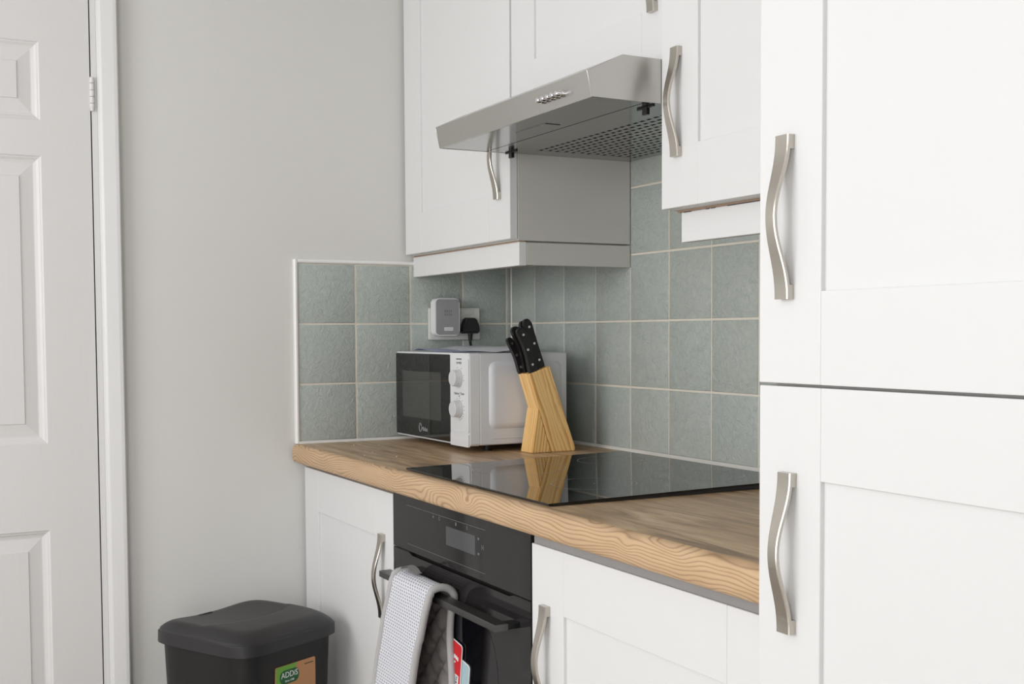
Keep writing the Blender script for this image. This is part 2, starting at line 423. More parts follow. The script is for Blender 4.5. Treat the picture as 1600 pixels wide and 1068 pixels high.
# ------------------------------------------------------------------ tiles
G = .0042
def tile_mesh(w, h, th=.009):
    bm = bmesh.new()
    poly = [(-w/2, -h/2), (w/2, -h/2), (w/2, h/2), (-w/2, h/2)]
    add_prism(bm, poly, 'z', -th, 0)
    top = [e for e in bm.edges if all(abs(v.co.z) < 1e-6 for v in e.verts)]
    bmesh.ops.bevel(bm, geom=top, offset=.0022, segments=2, affect='EDGES', profile=.5)
    return finish(bm, 'tile', True, 50)
TM = {}
def put_tile(parent, wall, a0, a1, z0, z1):
    w, h = a1-a0-G, z1-z0-G
    key = (round(w, 4), round(h, 4))
    if key not in TM:
        TM[key] = tile_mesh(w, h); TM[key].materials.append(M['tile_glaze'])
    o = bpy.data.objects.new('tile', TM[key]); C.objects.link(o); o.parent = parent
    jit = random.uniform(-.0003, .0003)
    tilt = random.uniform(-.003, .003), random.uniform(-.003, .003)
    ca, cz = (a0+a1)/2, F+(z0+z1)/2
    if wall == 'back':
        o.location = (ca, jit, cz); o.rotation_euler = (math.radians(90)+tilt[0], 0, tilt[1])
    else:
        o.location = (-jit, ca, cz); o.rotation_euler = (math.radians(90)+tilt[0], 0, math.radians(90)+tilt[1])
rows = [(.004, .147), (.147, .297), (.297, .447), (.447, .597), (.597, .747)]
xs = [0.002] + [-.0188+.15*k for k in range(1, 12)] + [1.787]
for r, (z0, z1) in enumerate(rows):
    for i in range(len(xs)-1):
        if r >= 3 and not (4 <= i <= 8): continue
        put_tile(wall_back, 'back', xs[i], xs[i+1], z0, z1)
ysl = [-.0005, -.0145, -.1454, -.2954, -.4454, -.5954]
for r in range(3):
    for i in range(5): put_tile(wall_left, 'left', ysl[i+1], ysl[i], *rows[r])
bm = bmesh.new(); add_box(bm, .0005, 1.79, .0018, PY, F+.001, F+.447); add_box(bm, xs[4], xs[9], .0018, PY, F+.447, F+.747)
link('grout', finish(bm, 'grout'), 'grout', wall_back)
box('grout', 'grout', wall_left, PX, -.0018, -.5954, PY, F+.001, F+.447)
# sealant beads along the worktop and up the corner
bm = bmesh.new(); add_prism(bm, [(0.0, F), (0, F+.006), (-.002, F+.0058), (-.0065, F+.0012), (-.007, F)], 'x', .001, 1.785)
link('sealant_bead', finish(bm, 'sealant_bead', True), 'sealant', wall_back)
bm = bmesh.new(); add_prism(bm, [(0.0, F), (0, F+.006), (.002, F+.0058), (.0055, F+.0012), (.006, F)], 'y', -.598, -.007)
link('sealant_bead', finish(bm, 'sealant_bead', True), 'sealant', wall_left)
bm = bmesh.new(); add_prism(bm, [(-.001, .001), (-.001, -.0012), (.0022, .001)], 'z', F+.006, F+.447)
link('sealant_bead', finish(bm, 'sealant_bead', True), 'sealant', wall_left)
# white plastic tile trim
prof = lambda a: [(a, PX), (a, .001), (a-.003, .0035), (a-.0065, .0035), (a-.0095, .001), (a-.0095, PX)]
struct(prism('trim_5', 'pvc_trim', None, [(x, y) for y, x in prof(-.5958)], 'z', F+.0005, F+.4565))
struct(prism('trim_6', 'pvc_trim', None, [(x, F+.4475+.0095+z) for z, x in prof(0)], 'y', -.5958, -.005))

# ------------------------------------------------------------------ handles and shaker doors
def handle_mesh(L=.178, we=.0215, wm=.0150, de=.0100, dm=.0262, t=.0046):
    """bow handle: local z along its length (centred), -y away from the door, door face at y=0"""
    bm = bmesh.new(); N = 36; rings = []
    foot = .0155
    for i in range(N+1):
        s = i/N; z = (s-.5)*L
        b = (0.5-0.5*math.cos(2*math.pi*s))
        b = b**1.15
        d = de+(dm-de)*b; w = we+(wm-we)*b
        back = d-t
        if abs(z) > L/2-foot: back = 0.0
        rings.append((z, d, back, w))
    out = []
    for i, (z, d, back, w) in enumerate(rings):
        if i and (rings[i-1][2] == 0) != (back == 0):
            # square shoulder of the foot
            zz = math.copysign(L/2-foot, z)
            s = zz/L+.5; b = (0.5-0.5*math.cos(2*math.pi*s))**1.15
            dd = de+(dm-de)*b; ww = we+(wm-we)*b
            a = (zz, dd, rings[i-1][2] if rings[i-1][2] == 0 else dd-t, ww); c2 = (zz+1e-5, dd, 0 if back == 0 else dd-t, ww)
            out += [a, c2]
        out.append((z, d, back, w))
    prev = None; R = []
    for z, d, back, w in out:
        c = .0012
        ring = [(-w/2, -back), (w/2, -back), (w/2, -(d-c)), (w/2-c, -d), (-w/2+c, -d), (-w/2, -(d-c))]
        vsr = [bm.verts.new((x, y, z)) for x, y in ring]
        R.append(vsr)
        if prev:
            for k in range(6): bm.faces.new((prev[k], vsr[k], vsr[(k+1) % 6], prev[(k+1) % 6]))
        prev = vsr
    bm.faces.new(R[0]); bm.faces.new(R[-1][::-1])
    me = finish(bm, 'handle', True, 35); me.materials.append(M['nickel']); return me
HANDLE = handle_mesh()
def shaker(parent, x0, x1, z0, z1, yf, handle=None, th=.019, w=.100, rec=.006, bot=None):
    """door front face at y = yf; the recessed panel is the door mesh, frame pieces and handle are sub-parts"""
    z0, z1 = F+z0, F+z1
    d = box('door', 'cabinet_white', parent, x0+.004, x1-.004, yf+rec, yf+th, z0+.004, z1-.004)
    g = .0003
    for a, b in ((x0, x0+w), (x1-w, x1)):
        box('stile', 'cabinet_white', d, a, b, yf, yf+th-.0005, z0, z1, .0013)
    for a, b in ((z0, z0+w), (z1-w, z1)):
        box('rail', 'cabinet_white', d, x0+w+g, x1-w-g, yf, yf+th-.0005, a, b, .0009)
    if handle:
        h = bpy.data.objects.new('handle', HANDLE); C.objects.link(h); adopt(h, d)
        h.location = (handle[0], yf, F+handle[1]); tag(h, 'brushed nickel bow handle')
    return d

# ------------------------------------------------------------------ wall cabinets
TOP = 1.20
wc = empty('wall_cabinet', (.29, -.15, F+.47), 'white wall cabinet in the corner above the microwave', 'cabinet', 'wall cabinets')
box('carcass', 'carcass_grey', wc, .0015, .583, -.2885, -.0005, F+.4705, F+TOP, .0008)
d = shaker(wc, .0035, .583, .4735, TOP, -.308, (.5325, .651))
bm = bmesh.new()
add_box(bm, .0015, .583, -.286, -.268, F+.417, F+.4675, .001)
p = link('pelmet', finish(bm, 'pelmet', True), 'cabinet_white', wc)
box('pelmet_return', 'carcass_grey', wc, .565, .583, -.2675, -.0005, F+.4185, F+.4668, .0008)
box('bare_board_edge', 'raw_edge', wc, .004, .5815, -.2855, -.2705, F+.4676, F+.4700)

hc = empty('hood_cabinet', (.883, -.15, F+.73), 'white cupboard with a shaker front over the steel cooker hood', 'cabinet', 'wall cabinets')
box('carcass', 'carcass_grey', hc, .5845, 1.1815, -.2850, -.0005, F+.7305, F+TOP, .0008)
shaker(hc, .5860, 1.1795, .7335, TOP, -.3045, (1.120, .914))

rc = empty('wall_cabinet', (1.48, -.15, F+.47), 'white wall cabinet right of the hood, beside the tall cupboard', 'cabinet', 'wall cabinets')
box('carcass', 'carcass_grey', rc, 1.1845, 1.783, -.3145, -.0005, F+.4765, F+TOP, .0008)
shaker(rc, 1.184, 1.783, .4775, TOP, -.334, (1.2315, .649))
box('pelmet', 'cabinet_white', rc, 1.194, 1.783, -.300, -.282, F+.423, F+.4735, .001)
box('bare_board_edge', 'raw_edge', rc, 1.1865, 1.783, -.3035, -.2845, F+.4737, F+.4763)
bm = bmesh.new()
for a, b in ((1.201, 1.222), (1.262, 1.272), (1.275, 1.287), (1.318, 1.398)): add_box(bm, a, b, -.3003, -.2995, F+.4722, F+.4737)
link('scuff', finish(bm, 'scuff'), 'ink', rc)['kind'] = 'stuff'

# ------------------------------------------------------------------ tall cupboard
tc_ = empty('tall_cabinet', (2.085, -.3, 0), 'tall white floor-to-top cupboard with two stacked shaker doors', 'cabinet')
TX0, TX1, TY = 1.7865, 2.384, -.62
box('carcass', 'carcass_grey', tc_, TX0+.0015, TX1, TY+.0205, -.0005, .10, F+TOP, .0008)
shaker(tc_, TX0, TX1, .2140, TOP, TY, (TX0+.0475, .3955))
shaker(tc_, TX0+.001, TX1, -.76, .2108, TY, (TX0+.0535, .0275))
box('plinth', 'cabinet_white', tc_, TX0+.0015, TX1, -.55, -.53, 0, .099)

# ------------------------------------------------------------------ base units
BY = -.585
bc = empty('base_cabinet', (.29, -.3, 0), 'white base cabinet in the corner behind the black bin', 'cabinet', 'base cabinets')
box('carcass', 'carcass_grey', bc, .0015, .583, BY+.0205, -.0005, .10, F-.048, .0008)
shaker(bc, .003, .5835, -.76, -.0575, BY, (.5315, -.2365))
box('plinth', 'cabinet_white', bc, .0015, .583, -.54, -.52, 0, .099)
bc2 = empty('base_cabinet', (1.48, -.3, 0), 'white base cabinet between the oven and the tall cupboard', 'cabinet', 'base cabinets')
box('carcass', 'carcass_grey', bc2, 1.1825, 1.7855, BY+.0205, -.0005, .10, F-.048, .0008)
shaker(bc2, 1.1812, 1.7845, -.76, -.0665, BY, (1.2305, -.2475))
box('plinth', 'cabinet_white', bc2, 1.1825, 1.7855, -.54, -.52, 0, .099)
box('top_rail', 'rail_grey', bc2, 1.184, 1.785, BY+.003, BY+.0200, F-.0662, F-.0485, .0006)

# ------------------------------------------------------------------ worktop
wt = empty('worktop', (.9, -.3, F-.047), 'brown oak-effect laminate worktop with a paler rounded front edge', 'worktop')
bm = bmesh.new()
add_box(bm, .0025, 1.785, -.600, -.0005, F-.046, F)
link('top_board', finish(bm, 'top_board'), 'worktop_oak', wt)
# front edge: slightly wavy hand-finished roll
bm = bmesh.new(); NX = 90; prevr = None; first = None
for i in range(NX+1):
    x = .0025+(1.785-.0025)*i/NX
    e = noise.noise(Vector((x*4.5, 3.1, 0)))*.0018 + noise.noise(Vector((x*17, 1.1, 5)))*.0007
    e2 = noise.noise(Vector((x*6, 9.1, 2)))*.0012
    ring = [(-.600, 0.0), (-.6005-.0015, -.0002), (-.609+e, -.0022), (-.6135+e, -.0062), (-.6155+e, -.013), (-.6160+e2, -.026), (-.6150+e2, -.038), (-.6120+e2, -.0435), (-.606, -.046), (-.600, -.046)]
    vr = [bm.verts.new((x, y, F+z)) for y, z in ring]
    if prevr:
        for k in range(len(ring)-1): bm.faces.new((prevr[k], vr[k], vr[k+1], prevr[k+1]))
        bm.faces.new((prevr[-1], vr[-1], vr[0], prevr[0]))
    else: bm.faces.new(vr)
    prevr = vr
bm.faces.new(prevr[::-1])
link('front_edge', finish(bm, 'front_edge', True, 60), 'worktop_edge_oak', wt)

# crumbs left on the worktop
bm0 = bmesh.new(); bmesh.ops.create_icosphere(bm0, subdivisions=1, radius=.0016)
for v in bm0.verts: v.co *= random.uniform(.7, 1.2)
crumb_me = finish(bm0, 'crumb'); crumb_me.materials.append(M['crumb'])
for x, y, w in ((.118, -.497, 'nearest the corner trim'), (.302, -.520, 'midway along the front edge'), (.425, -.510, 'closest to the hob corner'), (.150, -.445, 'nearest the tiled side wall'), (.36, -.560, 'right on the front edge')):
    o = bpy.data.objects.new('crumb', crumb_me); C.objects.link(o); o.location = (x, y, F+.0012); o.scale = (1, 1.3, .8)
    tag(o, 'tiny pale crumb on the brown worktop, ' + w, 'crumb', 'crumbs on the worktop')

# ------------------------------------------------------------------ induction hob (rests a little proud at the back)
hob = empty('hob', (.96, -.33, F), 'black glass hob set into the worktop beneath the hood', 'hob')
HX0, HX1, HY0, HY1 = .668, 1.2465, -.590, -.075
hz = lambda y: F+.0048+.0075*(y-HY0)/(HY1-HY0)
bm = bmesh.new()
def wedge(bm, x0, x1, ya, yb, dz0, dz1):
    c = [(x0, ya), (x1, ya), (x1, yb), (x0, yb)]
    A = [bm.verts.new((x, y, F+.0004 if dz0 is None else hz(y)+dz0)) for x, y in c]; B = [bm.verts.new((x, y, hz(y)+dz1)) for x, y in c]
    bm.faces.new(A[::-1]); bm.faces.new(B)
    for k in range(4): bm.faces.new((A[k], A[(k+1) % 4], B[(k+1) % 4], B[k]))
wedge(bm, HX0, HX1, HY0, HY1, -.0030, 0)
bmesh.ops.bevel(bm, geom=bm.edges[:], offset=.0008, segments=2, affect='EDGES')
link('glass_top', finish(bm, 'glass_top', True, 30), 'hob_glass', hob)
bm = bmesh.new(); wedge(bm, HX0+.004, HX1-.004, HY0+.004, HY1-.004, None, -.0030)
link('seal_frame', finish(bm, 'seal_frame'), 'hob_edge', hob)
def ring(cx, cy, r, w=.0013, a0=0, a1=360, n=72):
    bm = bmesh.new(); pr = None
    for i in range(n+1):
        a = math.radians(a0+(a1-a0)*i/n)
        q = [bm.verts.new((cx+rr*math.cos(a), cy+rr*math.sin(a), hz(cy+rr*math.sin(a))+.00018)) for rr in (r-w/2, r+w/2)]
        if pr: bm.faces.new((pr[0], pr[1], q[1], q[0]))
        pr = q
    link('cooking_zone_ring', finish(bm, 'ring'), 'hob_print', hob)
ring(1.085, -.408, .075); ring(1.105, -.195, .080); ring(.818, -.415, .09); ring(.80, -.19, .07)
bm = bmesh.new(); add_box(bm, 1.084, 1.087, -.4095, -.4065, hz(-.408)+.0001, hz(-.408)+.0003)
link('zone_mark', finish(bm, 'zone_mark'), 'hob_print', hob)

# ------------------------------------------------------------------ built-in oven
ov = empty('oven', (.883, -.3, .10), 'black built-in oven with a grey touch control panel under the worktop', 'oven')
OX0, OX1 = .5875, 1.178
box('body', 'oven_grey', ov, OX0+.008, OX1-.008, BY+.022, -.02, .27, F-.055)
box('control_panel', 'oven_glass', ov, OX0, OX1, BY, BY+.019, F-.1625, F-.0480, .0009)
cp = ov.children[-1]
OYF = BY-.0002
bm = bmesh.new(); yy = OYF
def thin(bm, x0, x1, z0, z1, y=OYF, t=.0003): add_box(bm, x0, x1, y, y+t, F+z0, F+z1)
thin(bm, .66, 1.012, -.0712, -.0706); thin(bm, .66, 1.012, -.1482, -.1476)
link('printed_lines', finish(bm, 'printed_lines'), 'oven_print', cp)
bm = bmesh.new(); thin(bm, .848, .972, -.1215, -.0865)
link('display', finish(bm, 'display'), 'oven_display', cp)
bm = bmesh.new()
for x, w, h in ((.818, .0055, .006), (.892, .0045, .006), (.939, .002, .007), (.79, .004, .004)):
    if h > .005 and w > .005:
        thin(bm, x-w/2, x+w/2, -.0802, -.0794); thin(bm, x-w/2, x+w/2, -.0742, -.0734); thin(bm, x-w/2, x-w/2+.0008, -.0800, -.0735); thin(bm, x+w/2-.0008, x+w/2, -.0800, -.0735)
    else: thin(bm, x-w/2, x+w/2, -.0770-h/2, -.0770+h/2)
for z in (-.090, -.117): thin(bm, .983, .988, z-.002, z+.002)
for dx in (0, .0065): thin(bm, .998+dx, .9995+dx, -.107, -.099)
thin(bm, .9985, 1.0055, -.1036, -.1026)
link('touch_symbols', finish(bm, 'touch_symbols'), 'oven_print', cp)['kind'] = 'stuff'
# dark vent slot behind the top edge of the door
box('vent_slot', 'dark_gap', ov, OX0+.004, OX1-.004, BY+.010, BY+.0185, F-.1745, F-.1630)
# door with the notched top edge
zt, zn = F-.1640, F-.1705
poly = [(OX0, F-.60), (OX1, F-.60), (OX1, zt), (1.116, zt), (1.100, zn), (.686, zn), (.668, zt), (OX0, zt)]
bm = bmesh.new(); add_prism(bm, poly, 'y', BY, BY+.019)
bmesh.ops.bevel(bm, geom=[e for e in bm.edges if all(abs(v.co.y-BY) < 1e-6 for v in e.verts)], offset=.0012, segments=2, affect='EDGES')
od = link('door', finish(bm, 'door', True, 30), 'oven_glass', ov)
# window: dark glass with a softly arched outline
pts = []
for i in range(40):
    a = 2*math.pi*i/40; ca, sa = math.cos(a), math.sin(a)
    rr = (abs(ca)**3.2+abs(sa)**3.2)**(-1/3.2)
    pts.append((.883+.178*rr*ca, F-.375+.160*rr*sa))
bm = bmesh.new(); add_prism(bm, pts, 'y', BY-.0004, BY+.002)
link('window', finish(bm, 'window'), 'oven_window', od)
# bar handle
bm = bmesh.new()
add_box(bm, .625, 1.141, -.6325, -.6070, F-.2165, F-.2040, .0014)
oh = link('handle', finish(bm, 'handle', True), 'oven_bar', od)
for x in (.640, 1.115):
    box('handle_arm', 'black_plastic', oh, x, x+.024, -.6075, BY-.0003, F-.2150, F-.2055, .001)
box('lower_panel', 'cabinet_white', ov, OX0, OX1, BY, BY+.019, .15, F-.605, .001)
box('plinth', 'cabinet_white', ov, OX0, OX1, -.54, -.52, 0, .099)

# ------------------------------------------------------------------ double oven glove over the bar
gv = empty('oven_glove', (.81, -.62, F-.2), 'grey honeycomb-print quilted oven glove draped over the oven handle', 'oven glove')
def glove_path(s, off):
    """s in [0,1] from front hem to back hem; returns (y, z, x shift) of the middle layer offset outward by off"""
    Lf, Lb, r = .40, .34, .0235
    yc, zc = -.6195, F-.2085
    arc = math.pi*r; T = Lf+arc+Lb; d = s*T
    if d < Lf:
        t = (Lf-d); y = yc-r-off; z = zc-t
        y -= .022*(1-math.exp(-t*7))
        return y, z, -.26*t
    if d < Lf+arc:
        a = (d-Lf)/r
        return yc-(r+off)*math.cos(a), zc+(r*.75+off)*math.sin(a), 0
    t = d-Lf-arc
    y = yc+r+off
    return y, zc-t, .12*t-.034*(1-math.exp(-t*30))
def glove_grid(off, nu, nv, quilt):
    bm = bmesh.new(); uvl = bm.loops.layers.uv.new('uv'); g_ = []; X0, X1 = .727, .903
    for i in range(nu+1):
        s = i/nu; row = []
        for j in range(nv+1):
            t = j/nv; o_ = off
            if quilt:
                a = s*14+t*3.0; b = s*14-t*3.0
                q = min(abs(a-round(a)), abs(b-round(b)))*2; o_ = off + .0040 - .0105*(1-(1-min(1, q*1.25))**2.4)
                ed = min(1, min(t, 1-t)/.09); o_ = .0030*(1-ed)+o_*ed
            else:
                o_ = off + .0012*noise.noise(Vector((s*14, t*4, 1)))
            y, z, sh = glove_path(s, o_)
            flare = -.006*(1 if s < .4 else 0)*(t-.5)
            wob = .004*noise.noise(Vector((s*6, t*2, 7)))
            zz = z + .010*math.sin(math.pi*t)*(-1 if s < .5 else -.6)*0 + (t-.5)*(.040 if s < .45 else .0)*max(0, (.45-s)/.45)*0
            row.append(bm.verts.new((X0+(X1-X0)*t+sh+flare, y+wob*.4, zz)))
        g_.append(row)
    for i in range(nu):
        for j in range(nv):
            f = bm.faces.new((g_[i][j], g_[i][j+1], g_[i+1][j+1], g_[i+1][j]))
            for lp, (a, b) in zip(f.loops, ((i, j), (i, j+1), (i+1, j+1), (i+1, j))):
                lp[uvl].uv = (b/nv*17+.5*a/nu*140, a/nu*140)
    return bm, g_
bm, ga = glove_grid(.0050, 120, 14, False); edgeA = [[r[0].co.copy() for r in ga], [r[-1].co.copy() for r in ga]]
hems = [[v.co.copy() for v in ga[0]], [v.co.copy() for v in ga[-1]]]
link('printed_face', finish(bm, 'printed_face', True, 80), 'glove_print', gv)
bm, gb = glove_grid(-.0030, 240, 28, True)
link('quilted_lining', finish(bm, 'quilted_lining', True, 80), 'glove_lining', gv)
for pts in edgeA:
    bm = bmesh.new(); add_tube(bm, [p+Vector((0, .002 if i < 62 else -.0022, -.0015 if 56 < i < 70 else 0)) for i, p in enumerate(pts)], .0072, 10)
    link('binding', finish(bm, 'binding', True, 80), 'binding_grey', gv)
for pts in hems:
    bm = bmesh.new(); add_tube(bm, pts, .0060, 8); link('binding', finish(bm, 'binding', True, 80), 'binding_grey', gv)
# hanging loop standing off the fold
bm = bmesh.new(); pr = None
for i in range(15):
    t = i/14; x = .742+.062*t
    z = F-.181+.0095*math.sin(math.pi*min(1, t*1.15))**.6*(1 if t < .87 else .0) ; y = -.634+.006*t
    q = [bm.verts.new((x, y, z)), bm.verts.new((x+.002, y+.013, z+.0015))]
    if pr: bm.faces.new((pr[0], pr[1], q[1], q[0]))
    pr = q
bmesh.ops.solidify(bm, geom=bm.faces[:], thickness=.0014)
link('hanging_loop', finish(bm, 'hanging_loop', True, 60), 'binding_grey', gv)
# swing tags behind the rear flap
def card(name, mat, x0, x1, z0, z1, y, rot, border=None, parent=gv):
    cx, cz = (x0+x1)/2, (z0+z1)/2
    bm = bmesh.new(); add_prism(bm, rrect(x1-x0, z1-z0, .007), 'y', -.0004, .0004)
    o = link(name, finish(bm, name), 'tag_white', parent, (cx, y, F+cz), (0, rot, 0))
    bm = bmesh.new(); add_prism(bm, rrect(x1-x0-.0045, z1-z0-.0045, .0055), 'y', -.0007, -.0004)
    pr = bpy.data.objects.new('printed_front', finish(bm, 'printed_front')); pr.data.materials.append(M[mat]); C.objects.link(pr); pr.parent = o
    return o
rt = card('swing_tag', 'tag_red', .840, .917, -.400, -.288, -.5886, math.radians(9)); tag(rt, 'red cardboard swing tag')
bt = card('swing_tag', 'tag_blue', .858, .942, -.440, -.3185, -.5866, math.radians(9)); tag(bt, 'pale blue cardboard swing tag')
LOCAL[0] = True
bm = bmesh.new(); add_box(bm, .006, .030, -.0011, -.0007, -.046, -.006)
pn = link('white_panel', finish(bm, 'white_panel'), 'tag_white', rt)
bm = bmesh.new(); random.seed(3)
for k in range(7):
    z = -.0425+.0052*k
    for x in (.010, .0155, .021): add_box(bm, x, x+random.uniform(.0015, .005), -.0014, -.0011, z, z+random.uniform(.0015, .0038))
link('lettering', finish(bm, 'lettering'), 'ink', rt)
bm = bmesh.new()
for k, (x, z) in enumerate(((.010, .026), (.0165, .0255), (.0225, .0245))):
    add_prism(bm, rrect(.0055, .0075, .002, 3, x, z), 'y', -.0011, -.0007)
add_prism(bm, rrect(.004, .004, .0018, 3, .012, .016), 'y', -.0011, -.0007)
link('lettering', finish(bm, 'lettering'), 'tag_white', rt)
LOCAL[0] = False

# ------------------------------------------------------------------ cooker hood
hd = empty('cooker_hood', (.883, -.24, F+.655), 'brushed steel visor cooker hood with push buttons and a slotted filter', 'cooker hood')
X0, X1, ZB = .580, 1.1825, F+.655
prof = [(-.470, ZB), (-.4795, ZB+.0420), (-.411, ZB+.0735), (-.0005, ZB+.0735), (-.0005, ZB+.060), (-.40, ZB+.060), (-.462, ZB+.036), (-.466, ZB)]
# canopy: front plate, sloping top, side cheeks
bm = bmesh.new()
add_prism(bm, prof, 'x', X0, X1)
link('canopy', finish(bm, 'canopy'), 'hood_steel', hd)
for a, b in ((X0-.0006, X0+.0012), (X1-.0012, X1+.0006)):
    prism('side_cheek', 'hood_steel', hd, [(-.4705, ZB-.0003), (-.4800, ZB+.0420), (-.411, ZB+.0740), (-.0005, ZB+.0740), (-.0005, ZB-.0003)], 'x', a, b, .0006, 1)
# underside tray with a stepped front lip
bm = bmesh.new(); add_box(bm, X0+.0013, X1-.0013, -.465, -.3635, ZB+.0004, ZB+.004, .0005, 1)
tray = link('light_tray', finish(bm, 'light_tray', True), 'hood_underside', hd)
bm = bmesh.new()
add_box(bm, X0+.0013, .640, -.3615, -.0015, ZB+.0004, ZB+.004); add_box(bm, 1.128, X1-.0013, -.3615, -.0015, ZB+.0004, ZB+.004)
add_box(bm, .640, 1.128, -.3615, -.276, ZB+.0004, ZB+.004); add_box(bm, .640, 1.128, -.022, -.0015, ZB+.0004, ZB+.004)
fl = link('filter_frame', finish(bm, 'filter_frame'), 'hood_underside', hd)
# slotted grille: every slot is an opening in the sheet
bm = bmesh.new()
nx, ny = 22, 13; gx0, gx1, gy0, gy1 = .640, 1.128, -.276, -.022
dx, dy = (gx1-gx0)/nx, (gy1-gy0)/ny
for i in range(nx):
    for j in range(ny):
        xa, xb, ya, yb = gx0+i*dx, gx0+(i+1)*dx, gy0+j*dy, gy0+(j+1)*dy
        off = .0022 if j % 2 else -.0022
        a0, a1 = xa+dx*.17+off, xb-dx*.17+off; b0, b1 = ya+dy*.32, yb-dy*.32
        o_ = [bm.verts.new((x, y, ZB+.0006)) for x, y in ((xa, ya), (xb, ya), (xb, yb), (xa, yb))]
        q = [bm.verts.new((x, y, ZB+.0006)) for x, y in ((a0, b0), (a1, b0), (a1, b1), (a0, b1))]
        u = [bm.verts.new((v.co.x, v.co.y, ZB+.0030)) for v in q]
        for k in range(4):
            bm.faces.new((o_[k], o_[(k+1) % 4], q[(k+1) % 4], q[k])); bm.faces.new((q[k], q[(k+1) % 4], u[(k+1) % 4], u[k]))
gr = link('filter_grille', finish(bm, 'filter_grille'), 'hood_underside', hd); gr['kind'] = 'stuff'
box('slot_backing', 'dark_gap', hd, .645, 1.123, -.272, -.026, ZB+.010, ZB+.030)  # dark backing sheet, the shade behind the slots put into its colour
# lamp lens
bm = bmesh.new(); add_prism(bm, rrect(.115, .036, .004, 3, .873, -.400), 'z', ZB-.0006, ZB+.0006)
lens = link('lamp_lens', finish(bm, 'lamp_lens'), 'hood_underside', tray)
for (cx, cy) in ((.606, -.3155), (1.146, -.340)):
    bm = bmesh.new()
    add_box(bm, cx-.0070, cx+.0070, cy-.0035, cy+.0035, ZB-.0135, ZB+.0002, .0008)
    add_box(bm, cx-.025, cx+.025, cy-.0022, cy+.0022, ZB-.0026, ZB+.0002, .0006)
    link('filter_catch', finish(bm, 'filter_catch', True), 'black_plastic', hd)
yb_ = -.4742
for k in range(5):
    x = 1.034+k*.0162
    bm = bmesh.new(); add_cyl(bm, (x, yb_+.001, ZB+.0187), (x, yb_-.008, ZB+.0185), .0056, 18); add_cyl(bm, (x, yb_-.008, ZB+.0185), (x, yb_-.0155, ZB+.0184), .0046, 18); add_cyl(bm, (x, yb_-.0155, ZB+.0184), (x, yb_-.0170, ZB+.0184), .0046, 18, .0036)
    link('push_button', finish(bm, 'push_button', True, 40), 'chrome', hd)

# ------------------------------------------------------------------ microwave
ang = math.radians(-0.75)
mw = empty('microwave', (.436, -.3375, F), 'small white microwave with a black door and two dials in the tiled corner', 'microwave', None, -ang)
LOCAL[0] = True
MWW, MZ0, MZ1 = .421, .0150, .2262     # local: x from -MWW to 0, y 0 (front) to .262
mb = bmesh.new(); add_box(mb, -MWW+.004, 0, .026, .258, MZ0+.001, MZ1-.001, .004, 3)
body = link('body', finish(mb, 'body', True, 35), 'microwave_paint', mw)
# embossed bulge on the right cheek
def bulge():
    bm = bmesh.new(); prev = None
    for ins, x in ((0, 0.0), (.004, .0035), (.011, .0060), (.014, .0062)):
        pts = rrect(.192-2*ins, .154-2*ins, max(.004, .018-ins), 6, .146, .130)
        r = [bm.verts.new((x, y, z)) for y, z in pts]
        if prev:
            n = len(r)
            for k in range(n): bm.faces.new((prev[k], prev[(k+1) % n], r[(k+1) % n], r[k]))
        prev = r
    bm.faces.new(prev); return finish(bm, 'pressed_panel', True, 60)
link('pressed_panel', bulge(), 'microwave_paint', mw)
bm = bmesh.new(); add_box(bm, -.0005, .0012, .062, .245, .0300, .0330, .0006, 1); link('seam', finish(bm, 'seam', True), 'microwave_paint', mw)
# front frame: white rim, then fascia and black door
bm = bmesh.new(); add_prism(bm, rrect(MWW, MZ1-MZ0, .007, 4, -MWW/2, (MZ0+MZ1)/2), 'y', .0012, .0262)
bmesh.ops.bevel(bm, geom=[e for e in bm.edges if all(abs(v.co.y-.0012) < 1e-5 for v in e.verts)], offset=.0018, segments=2, affect='EDGES')
link('front_frame', finish(bm, 'front_frame', True, 35), 'microwave_fascia', mw)
xd = -.1005
bm = bmesh.new(); add_prism(bm, rrect(MWW+xd-.0030, MZ1-MZ0-.0075, .004, 4, (-MWW+.0030+xd)/2, (MZ0+MZ1)/2), 'y', -.0006, .0030)
dr = link('door', finish(bm, 'door'), 'microwave_glass', mw)
bm = bmesh.new(); add_box(bm, -.3750, -.1470, -.0010, -.0004, .0640, .1790)
link('door_window', finish(bm, 'door_window'), 'microwave_mesh', dr)
lg = text_mesh('Midea', .0150); link('logo', lg, 'silver_print', dr, (-.2440, -.0009, .0385), (math.radians(90), 0, 0))
bm = bmesh.new(); add_tube(bm, [(-.2695+.0085*math.cos(a)*.75, -.0008, .0415+.0105*math.sin(a)) for a in [math.radians(20+i*14) for i in range(24)]], .0007, 6)
link('logo', finish(bm, 'logo'), 'silver_print', dr)
bm = bmesh.new(); add_prism(bm, rrect(.0945, MZ1-.0370-MZ0-.006, .006, 4, -.0490, (MZ1+.0370)/2-.002), 'y', -.0008, .0030)
fa = link('control_fascia', finish(bm, 'control_fascia'), 'microwave_fascia', mw)
bm = bmesh.new(); add_prism(bm, rrect(.0945, .0290, .003, 4, -.0490, .0275), 'y', -.0014, .0030)
link('door_release', finish(bm, 'door_release'), 'microwave_fascia', mw)
kz = (.1690, .0985); kx = -.0500
for z in kz:
    bm = bmesh.new(); add_cyl(bm, (kx, -.0006, z), (kx, -.0060, z), .0205, 36); add_cyl(bm, (kx, -.0060, z), (kx, -.0180, z), .0190, 36, .0182)
    add_cyl(bm, (kx, -.0180, z), (kx, -.0192, z), .0182, 36, .0168)
    k = link('dial', finish(bm, 'dial', True, 35), 'knob_plastic', mw)
